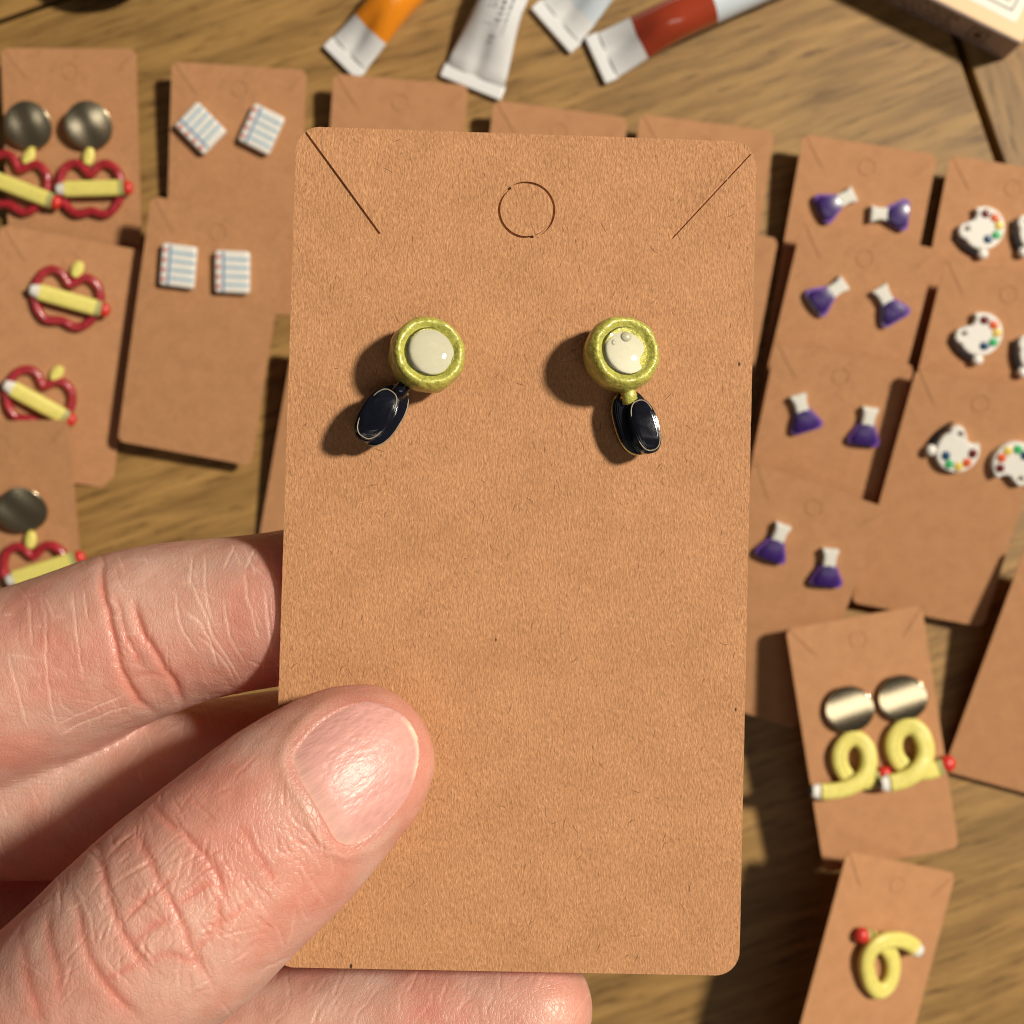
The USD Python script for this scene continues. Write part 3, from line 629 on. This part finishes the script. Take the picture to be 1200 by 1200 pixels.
for (a0, a1, y0, y1) in ((8.5, 60, 8.8, 9.4), (8.5, 9.1, 9.4, 50), (11, 18, 11.6, 12.1), (11, 11.5, 12.1, 22), (17.5, 18, 12.1, 22), (22, 45, 12.5, 13.1)):
    part(bx, 'printed_line', slab(a0, a1, y0, y1, ZB, ZB + 0.2, 0.05), INKD, 40)
rb = random.Random(4)
for (a0, a1, z0, hgt) in ((24, 58, 12.2, 1.5), (26, 62, 8.8, 1.2), (25, 60, 5.6, 1.2), (24, 56, 2.8, 1.0)):
    a = a0
    while a < a1:
        w = rb.uniform(1.2, 3.6); part(bx, 'printed_word', slab(a, a + w, -0.14, 0.1, z0, z0 + hgt, 0.05), INKD, 40); a += w + rb.uniform(0.6, 1.2)
for (a0, a1, z0, z1) in ((11, 18, 3.6, 4.2), (11, 18, 12.4, 13.0), (11, 11.6, 4.2, 12.4), (17.4, 18, 4.2, 12.4), (13, 16, 6.2, 10.4)):
    part(bx, 'printed_emblem', slab(a0, a1, -0.14, 0.1, z0, z1, 0.05), INKD, 40)

# ------------------------------------------------------------------ the dark rounded thing at the top left
fo = W(126, -70, 0)
bo = thing('black_dish', 'black rounded dish cut by the top left edge', 'dish', trans(*fo))
part(bo, 'bowl', lathe(1.3 * np.array([(0, 0.2), (15, 0.2), (18.6, 2.0), (20.0, 6.0), (19.6, 9.6), (18.8, 10.0), (18.0, 9.4), (17.6, 5.0), (15, 2.6), (0, 2.4)]), 64), BLACKM, 40)

# ------------------------------------------------------------------ the hand
ZC = 137.0
def U(px, py, dz):
    """a point (mm) at photo pixel px, py, dz in front of the held card's plane"""
    d = ZC - dz
    return np.array([(px - 600) / F * d, (600 - py) / F * d, H - d])
STEP = 0.55
lo, hi = np.array([-118.0, -80.0, H - ZC - 50]), np.array([14.0, 8.0, H - ZC + 22])
N3 = np.ceil((hi - lo) / STEP).astype(int)
ax = [lo[k] + STEP * np.arange(N3[k]) for k in range(3)]
def blank(): return np.full(N3, 6.0, np.float32)
def put(Fd, c, axes, r):
    """min an ellipsoid's distance into the field"""
    reach = np.sqrt(((axes * r[:, None]) ** 2).sum(0)) + 4.5
    i0 = np.clip(np.floor((c - reach - lo) / STEP).astype(int), 0, N3); i1 = np.clip(np.ceil((c + reach - lo) / STEP).astype(int) + 1, 0, N3)
    if (i1 <= i0).any(): return
    g = np.stack(np.meshgrid(*[ax[k][i0[k]:i1[k]] - c[k] for k in range(3)], indexing='ij'), -1).astype(np.float32)
    q = (g @ axes.T.astype(np.float32)) / r.astype(np.float32)
    d = (np.sqrt((q ** 2).sum(-1)) - 1) * float(r.min())
    s = tuple(slice(a, b) for a, b in zip(i0, i1)); Fd[s] = np.minimum(Fd[s], d)
def digit(ctrl, n=70):
    """ctrl rows: px, py, dz, half width, half height (mm)"""
    C = np.array([np.append(U(*c[:3]), c[3:5]) for c in ctrl]); S = spline(C, n); Fd = blank()
    T = np.gradient(S[:, :3], axis=0); T /= np.linalg.norm(T, axis=1, keepdims=True)
    for p, t in zip(S, T):
        side = np.cross((0, 0, 1.0), t); side /= np.linalg.norm(side); up = np.cross(t, side)
        put(Fd, p[:3], np.stack([t, side, up]), np.array([min(p[3], p[4]) * 0.98, p[3], p[4]]))
    return Fd
def smin(a, b, k):
    h = np.clip(0.5 + 0.5 * (b - a) / k, 0, 1); return b * (1 - h) + a * h - k * h * (1 - h)
thumb = digit([(-190, 1420, -14, 15, 14), (-70, 1310, 2, 13.2, 12.5), (80, 1185, 9.0, 10.6, 9.8), (154, 1121, 10.2, 10.8, 9.6), (218, 1064, 10.4, 10.85, 9.3), (275, 1014, 9.8, 10.5, 8.8), (342, 955, 8.8, 9.95, 8.2), (392, 913, 7.7, 9.0, 7.2), (425, 888, 6.6, 8.0, 6.2), (441, 875, 6.0, 7.0, 5.5)], 110)
index = digit([(-300, 900, -20, 12, 12), (-150, 853, -15, 11.6, 11.5), (0, 806, -12.5, 11.1, 10.6), (90, 772, -11.6, 10.5, 9.9), (150, 747, -10.9, 10.1, 9.4), (230, 727, -10.3, 9.3, 9.0), (330, 712, -9.6, 8.8, 8.9), (430, 692, -9.3, 8.2, 8.3), (480, 681, -8.4, 6.6, 7.2)], 110)
middle = digit([(-300, 985, -28, 11, 11), (-150, 945, -26, 10.4, 10.4), (0, 937, -21.0, 9.6, 9.8), (160, 926, -19.0, 9.5, 9.4), (330, 897, -19.5, 9.2, 9.0), (450, 890, -17, 8.6, 8.4), (500, 886, -16, 7.2, 7.2)], 90)
ring_f = digit([(-300, 1090, -32, 10.5, 10.5), (-100, 1065, -31, 9.6, 9.6), (150, 1050, -29, 9.2, 9.2), (400, 1035, -22, 8.8, 8.8), (520, 1025, -18, 7.6, 7.6)], 90)
little = digit([(-280, 1240, -24, 9.5, 9.5), (-60, 1240, -20, 9.0, 9.0), (200, 1222, -14, 8.2, 8.2), (400, 1203, -10.8, 8.0, 8.0), (560, 1188, -9.3, 7.7, 7.7), (622, 1182, -8.8, 7.2, 7.4)], 90)
palm = blank()
for (px, py, dz, a, b, c) in ((-330, 960, -26, 22, 26, 12), (-300, 1150, -30, 24, 24, 12), (-330, 1330, -26, 26, 22, 15), (-230, 1380, -16, 17, 15, 14), (-420, 1150, -28, 20, 34, 14)):
    put(palm, U(px, py, dz), np.eye(3), np.array([a, b, c], float))
sd = index
for g in (middle, ring_f, little): sd = smin(sd, g, 0.5)
sd = smin(sd, palm, 5.0); sd = smin(sd, thumb, 0.5 + 0 * sd)
near_palm = smin(thumb, palm, 6.0); sd = np.minimum(sd, near_palm)

def surface_nets(Fd):
    s = Fd < 0; nx, ny, nz = Fd.shape
    corner = [(i, j, k) for i in (0, 1) for j in (0, 1) for k in (0, 1)]
    cnt = sum(s[i:nx - 1 + i, j:ny - 1 + j, k:nz - 1 + k].astype(np.int8) for i, j, k in corner)
    cells = np.argwhere((cnt > 0) & (cnt < 8)); idx = -np.ones((nx - 1, ny - 1, nz - 1), np.int64); idx[tuple(cells.T)] = np.arange(len(cells))
    acc, num = np.zeros((len(cells), 3)), np.zeros(len(cells))
    for a in range(8):
        for b in range(a + 1, 8):
            A, B = np.array(corner[a]), np.array(corner[b])
            if np.abs(A - B).sum() != 1: continue
            fa, fb_ = Fd[tuple((cells + A).T)].astype(float), Fd[tuple((cells + B).T)].astype(float)
            x = (fa < 0) != (fb_ < 0); t = np.where(x, fa / np.where(x, fa - fb_, 1), 0)
            acc += np.where(x[:, None], A + (B - A) * t[:, None], 0); num += x
    V = lo + (cells + acc / num[:, None]) * STEP; quads = []
    for d in range(3):
        e = np.zeros(3, int); e[d] = 1; u, v = np.eye(3, dtype=int)[(d + 1) % 3], np.eye(3, dtype=int)[(d + 2) % 3]
        a = s[tuple(slice(0, n - q) for n, q in zip(s.shape, e))]; b = s[tuple(slice(q, None) for q in e)]
        P = np.argwhere(a != b); P = P[(P[:, (d + 1) % 3] > 0) & (P[:, (d + 2) % 3] > 0)]
        P = P[(P[:, (d + 1) % 3] < Fd.shape[(d + 1) % 3] - 1) & (P[:, (d + 2) % 3] < Fd.shape[(d + 2) % 3] - 1)]
        q = np.stack([idx[tuple((P - o).T)] for o in (0 * u, u, u + v, v)], 1)
        flip = ~a[tuple(P.T)]; q[flip] = q[flip][:, ::-1]; quads.append(q)
    q = np.vstack(quads); q = q[(q >= 0).all(1)]
    return V, np.vstack([q[:, [0, 1, 2]], q[:, [0, 2, 3]]])
V, Fc = surface_nets(sd)
hm = trimesh.Trimesh(V, Fc, process=False)
if hm.volume < 0: hm.invert()
from scipy.sparse import coo_matrix
ed = hm.edges_unique; ed = np.vstack([ed, ed[:, ::-1]])
adj = coo_matrix((np.ones(len(ed)), (ed[:, 0], ed[:, 1])), shape=(len(hm.vertices),) * 2).tocsr(); deg = np.maximum(np.asarray(adj.sum(1)), 1)
sv = np.array(hm.vertices)
for _ in range(5): sv = sv + 0.5 * ((adj @ sv) / deg - sv)
hm.vertices = sv
# finer where the camera and the light see it; split all faces once
hm = hm.subdivide()
def in_view(m):
    v, n = np.array(m.vertices), np.array(m.vertex_normals); d = H - v[:, 2]; x, y = 600 + v[:, 0] / d * F, 600 - v[:, 1] / d * F
    return ((n[:, 2] > -0.1) & (x > -25) & (x < 735) & (y > 590) & (y < 1225))[m.faces].all(1)
hm = hm.subdivide(face_index=np.flatnonzero(in_view(hm)))
v0, nrm = np.array(hm.vertices), np.array(hm.vertex_normals)
d0 = H - v0[:, 2]; PX = np.stack([600 + v0[:, 0] / d0 * F, 600 - v0[:, 1] / d0 * F], 1)
gi = np.clip(((v0 - lo) / STEP).round().astype(int), 0, N3 - 1); which = np.argmin(np.stack([g[tuple(gi.T)] for g in (thumb, index, middle, ring_f, little)]), 0)
_fs = np.sort(np.stack([g[tuple(gi.T)] for g in (thumb, index, middle, ring_f, little)]), 0); apart = np.clip((_fs[1] - _fs[0] - 0.5) / 1.5, 0, 1) * np.clip((nrm[:, 2] + 0.02) / 0.25, 0, 1)
front = nrm[:, 2] > 0.05
disp, tint_red, tint_pale = np.zeros(len(v0)), np.zeros(len(v0)), np.zeros(len(v0))
def seg_dist(P, line):
    line = np.array(line, float); best, at = np.full(len(P), 1e9), np.zeros(len(P)); L = np.concatenate([[0], np.cumsum(np.linalg.norm(np.diff(line, axis=0), axis=1))])
    for i in range(len(line) - 1):
        a, b = line[i], line[i + 1]; t = np.clip(((P - a) @ (b - a)) / ((b - a) @ (b - a)), 0, 1); d = np.linalg.norm(P - a - t[:, None] * (b - a), axis=1)
        k = d < best; best[k] = d[k]; at[k] = (L[i] + t[k] * (L[i + 1] - L[i])) / L[-1]
    return best, at
def crease(dg, line, depth, width, red=0.0, pale=0.0, swell=0.35):
    """a fold across digit dg; depth in mm, width in photo pixels"""
    line = spline(line, max(8, 5 * len(line))) if len(line) > 2 else np.array(line, float)
    line = line + (np.stack([meshkit.fbm(np.column_stack([line / 14, np.full(len(line), depth * 9)]), 2, 5), meshkit.fbm(np.column_stack([line / 14, np.full(len(line), 3.3)]), 2, 8)], 1) - 0.5) * 5
    k = np.flatnonzero((which == dg) & front & (PX[:, 0] > line[:, 0].min() - 30) & (PX[:, 0] < line[:, 0].max() + 30) & (PX[:, 1] > line[:, 1].min() - 30) & (PX[:, 1] < line[:, 1].max() + 30))
    if not len(k): return
    d, t = seg_dist(PX[k], line); end = np.clip(np.minimum(t, 1 - t) * 5, 0, 1) ** 0.7
    disp[k] += end * depth * (-np.exp(-(d / width) ** 2) + swell * np.exp(-((d - 2.6 * width) / (1.8 * width)) ** 2))
    tint_red[k] = np.maximum(tint_red[k], red * end * np.exp(-(d / (1.5 * width)) ** 2)); tint_pale[k] = np.maximum(tint_pale[k], pale * end * np.exp(-(d / (0.9 * width)) ** 2))
TH, IX, MD, RG, LT = range(5)
for line, dep, wid in (([(174, 939), (198, 963), (222, 984), (246, 1011), (264, 1044), (276, 1071)], 0.24, 3.4),
                       ([(113, 985), (120, 1026), (132, 1068), (150, 1107), (168, 1131), (181, 1143)], 0.34, 4.0),
                       ([(160, 970), (170, 1000), (180, 1020), (188, 1038), (207, 1068), (222, 1107), (240, 1140), (255, 1161)], 0.28, 3.8),
                       ([(85, 1045), (90, 1068), (96, 1101), (111, 1137), (135, 1167), (168, 1196)], 0.28, 4.2),
                       ([(54, 1060), (58, 1104), (67, 1140), (72, 1180)], 0.16, 4.2),
                       ([(24, 1080), (28, 1125), (38, 1170), (50, 1205)], 0.12, 4.2),
                       ([(141, 1080), (180, 1044), (216, 1017)], 0.14, 3.0), ([(207, 1064), (234, 1041), (258, 1031)], 0.13, 3.0), ([(150, 1110), (180, 1085), (205, 1070)], 0.14, 3.4),
                       ([(279, 965), (300, 999), (326, 1042)], 0.12, 3.6), ([(225, 1115), (250, 1085), (262, 1060)], 0.13, 3.2), ([(170, 1130), (200, 1120), (235, 1135)], 0.13, 3.4), ([(256, 1010), (257, 1060), (258, 1105)], 0.10, 2.8),
                       ([(230, 1085), (270, 1075), (300, 1050)], 0.09, 2.8), ([(110, 1150), (150, 1135), (175, 1112)], 0.10, 3.0)):
    crease(TH, line, dep * 0.58, wid * 1.3, red=0.65, swell=0.2)
rc = random.Random(11)
for _ in range(210):                                              # the fine net of lines over the thumb's knuckle
    x, y = rc.gauss(215, 75), rc.gauss(1065, 65); a = math.radians(rc.choice((60, 60, -45, -38, 95)) + rc.gauss(0, 14)); l = rc.uniform(9, 26)
    crease(TH, [(x - l * math.cos(a), y - l * math.sin(a)), (x, y + rc.gauss(0, 2)), (x + l * math.cos(a), y + l * math.sin(a))], rc.uniform(0.02, 0.06), rc.uniform(1.2, 1.9), red=0.15, pale=rc.choice((0, 0, 0.15, 0.35)))
for _ in range(46):                                               # crinkled skin below the cuticle
    x, y = rc.gauss(362, 26), rc.gauss(975, 22); a = math.radians(58 + rc.gauss(0, 22)); l = rc.uniform(6, 16)
    crease(TH, [(x - l * math.cos(a), y - l * math.sin(a)), (x, y + rc.gauss(0, 2)), (x + l * math.cos(a), y + l * math.sin(a))], rc.uniform(0.02, 0.045), 1.5, pale=rc.choice((0, 0.3)))
for line, dep, wid, red in (([(120, 648), (120, 693), (129, 730), (139, 770), (154, 810), (186, 838)], 0.36, 3.6, 0.8), ([(155, 700), (161, 725), (170, 747), (193, 781), (216, 828)], 0.34, 3.8, 0.9),
                       ([(134, 690), (140, 715), (149, 745), (167, 783)], 0.16, 2.8, 0.5), ([(150, 800), (172, 790), (200, 800)], 0.10, 3, 0.2)):
    crease(IX, line, dep * 0.7, wid * 1.15, red=red, swell=0.25)
for line in ([(215, 713), (241, 739), (252, 770), (256, 787)], [(220, 671), (241, 722), (255, 753), (275, 784), (287, 808)], [(241, 645), (242, 693), (249, 730)], [(286, 671), (297, 722), (305, 753)], [(54, 713), (54, 761), (61, 827), (68, 858)],
             [(10, 759), (21, 810), (34, 855)], [(262, 700), (270, 745), (290, 780)], [(205, 690), (212, 730), (235, 770)], [(225, 650), (222, 690)], [(275, 640), (262, 668)], [(300, 640), (288, 668)], [(310, 690), (316, 740), (318, 770)], [(65, 850), (110, 830), (150, 812)], [(70, 862), (120, 838), (158, 825)],
             [(35, 700), (38, 760)], [(85, 690), (92, 760), (98, 800)], [(230, 742), (262, 775), (276, 800)]):
    crease(IX, line, 0.05, 1.3, pale=0.75, swell=0.3)
for _ in range(150):
    x, y = rc.uniform(5, 330), rc.uniform(645, 850); a = math.radians(rc.choice((75, 75, 62, 5)) + rc.gauss(0, 12)); l = rc.uniform(6, 20)
    crease(IX, [(x - l * math.cos(a), y - l * math.sin(a)), (x + rc.gauss(0, 2), y), (x + l * math.cos(a), y + l * math.sin(a))], rc.uniform(0.012, 0.035), 1.25, pale=rc.choice((0, 0.1, 0.3, 0.5)))
for _ in range(70):
    x, y = rc.uniform(0, 330), rc.uniform(830, 1000); a = math.radians(rc.choice((70, 65, -25)) + rc.gauss(0, 12)); l = rc.uniform(7, 22)
    crease(MD, [(x - l * math.cos(a), y - l * math.sin(a)), (x, y), (x + l * math.cos(a), y + l * math.sin(a))], rc.uniform(0.02, 0.04), 1.5, pale=rc.choice((0, 0.1, 0.3)))
for _ in range(60):
    x, y = rc.uniform(320, 690), rc.uniform(1140, 1200); a = math.radians(115 + rc.gauss(0, 16)); l = rc.uniform(7, 18)
    crease(LT, [(x - l * math.cos(a), y - l * math.sin(a)), (x, y), (x + l * math.cos(a), y + l * math.sin(a))], rc.uniform(0.02, 0.04), 1.5, pale=rc.choice((0, 0.1, 0.25)))
# soft unevenness of the flesh
disp += (meshkit.fbm(v0 * 0.16, 3, 3) - 0.5) * 0.5 + (meshkit.fbm(v0 * 0.8, 2, 6) - 0.5) * 0.10
# thumbnail bed
NAILP = np.array([(340, 892), (343, 878), (356, 860), (368, 847), (380, 838), (395, 829), (410, 824), (425, 822), (440, 823), (458, 829), (472, 838), (480, 846), (486, 856), (491, 868), (493, 880), (492, 895), (489, 908), (485, 920), (480, 932), (471, 946), (460, 958), (447, 971), (432, 984), (415, 993), (400, 998), (388, 985), (380, 970), (370, 952), (360, 934), (350, 918), (344, 904)], float)
npoly = Polygon(NAILP).buffer(-24).buffer(24, quad_segs=10).simplify(0.2)
import shapely
kth = np.flatnonzero((which == TH) & (nrm[:, 2] > -0.1) & (PX[:, 0] > 290) & (PX[:, 1] < 1060))
pts = shapely.points(PX[kth]); sdn = shapely.distance(npoly.exterior, pts) * np.where(shapely.contains(npoly, pts), -1, 1)
sdfull = np.full(len(v0), 99.0); sdfull[kth] = sdn
prox = np.clip(((PX[kth] - (440, 900)) @ np.array([-0.80, 0.60])) / 60 + 0.35, 0, 1)          # 1 near the cuticle, 0 at the free edge
fold = 0.20 * np.exp(-((sdn - 9) / 8) ** 2) * (0.35 + 0.65 * prox)
bed = -0.45 * np.clip((-sdn - 1.5) / 7, 0, 1) 
disp[kth] = np.where(sdn < 14, disp[kth] * np.clip(sdn / 14, 0, 1), disp[kth]) + fold + bed
tint_red[kth] = np.maximum(tint_red[kth], 0.45 * np.exp(-((sdn - 1) / 5) ** 2))
ins = kth[sdn < 2]
A_ = lambda q: np.column_stack([np.ones(len(q)), q, q[:, :1] ** 2, q[:, :1] * q[:, 1:], q[:, 1:] ** 2, q[:, :1] ** 3, q[:, 1:] ** 3])
cq = np.linalg.lstsq(A_(PX[ins] / 100 - (4.2, 9.1)), v0[ins][:, 2], rcond=None)[0]
disp = np.clip(disp, -0.9, 0.6) * np.where(sdfull < 12, 1, apart)
hm.vertices = v0 + nrm * disp[:, None]
base = np.array([0.60, 0.350, 0.274])
nz_ = meshkit.fbm(v0 * 0.11, 3, 12); nz2 = meshkit.fbm(v0 * 0.35, 3, 22)
red = np.clip(tint_red + np.clip((nz_ - 0.40) * 3.0, 0, 0.75) + 0.5 * (nz2 - 0.5), -0.2, 1)
tint = base * (1 + (nz2[:, None] - 0.5) * 0.12) * (1 - red[:, None] * np.array([0.02, 0.30, 0.33])) + tint_pale[:, None] * np.array([0.20, 0.20, 0.17])
hand = thing('hand', 'hand holding the brown card between its thumb and fingers', 'hand')
part(hand, 'skin', hm, SKIN, True, uvc=tint)
# the nail plate: a thin shell following the thumb's smoothed surface
inner = [(x, y) for x in np.arange(338, 496, 2.0) for y in np.arange(820, 1000, 2.0) if npoly.buffer(-2.2).contains(Point(x, y))]
ring_pts = np.array([npoly.exterior.interpolate(t, normalized=True).coords[0] for t in np.linspace(0, 1, 160, endpoint=False)])
allp = np.vstack([ring_pts, inner])
from scipy.spatial import Delaunay
tri = Delaunay(allp).simplices; cen = allp[tri].mean(1); tri = tri[shapely.contains(npoly, shapely.points(cen))]
zz = A_(allp / 100 - (4.2, 9.1)) @ cq
sdp = shapely.distance(npoly.exterior, shapely.points(allp)); freeward = ((allp - (360, 934)) @ np.array([0.80, -0.60]))
tipness = np.clip((freeward - 60) / 60, 0, 1)
zz += -0.16 + 0.34 * (1 - np.exp(-(sdp / 16) ** 2)) + 0.12 * tipness
top = np.array([np.array([(x - 600) / F * (H - z), (600 - y) / F * (H - z), z]) for (x, y), z in zip(allp, zz)]); bot = top - (0, 0, 0.45)
nb = len(ring_pts); side = [(i, (i + 1) % nb, (i + 1) % nb + len(top)) for i in range(nb)] + [(i, (i + 1) % nb + len(top), i + len(top)) for i in range(nb)]
nm = trimesh.Trimesh(np.vstack([top, bot]), np.vstack([tri[:, ::-1], tri + len(top), np.array(side)]), process=False); nm.fix_normals()
fe = np.clip((6.5 - sdp) / 4, 0, 1) * np.clip((freeward - 104) / 16, 0, 1) * np.clip((allp[:, 1] - 836) / 16, 0, 1) * (0.65 + 0.7 * (meshkit.fbm(np.column_stack([allp / 9, np.zeros(len(allp))]), 2, 4) - 0.3))
st_ = meshkit.fbm(np.column_stack([(allp @ np.array([0.56, 0.83])) / 5.5, freeward / 60, np.zeros(len(allp))]), 3, 17)
nc = (0.90 + 0.24 * st_)[:, None] * np.array([0.62, 0.315, 0.275]) * (1 - 0.06 * np.clip(1 - sdp / 10, 0, 1))[:, None]; lun = np.exp(-((freeward - 4) / 16) ** 2)
nc = nc + lun[:, None] * np.array([0.02, 0.05, 0.03]); pf = np.clip(1 - sdp / 13, 0, 1) * np.clip((55 - freeward) / 45, 0, 1); nc = nc * (1 - 0.8 * pf[:, None]) + 0.8 * pf[:, None] * np.array([0.64, 0.375, 0.285])
nc = nc * (1 - fe[:, None]) + fe[:, None] * np.array([0.84, 0.66, 0.48])
part(hand, 'thumbnail', nm, NAIL, 50 if False else True, uvc=np.vstack([nc, nc]))
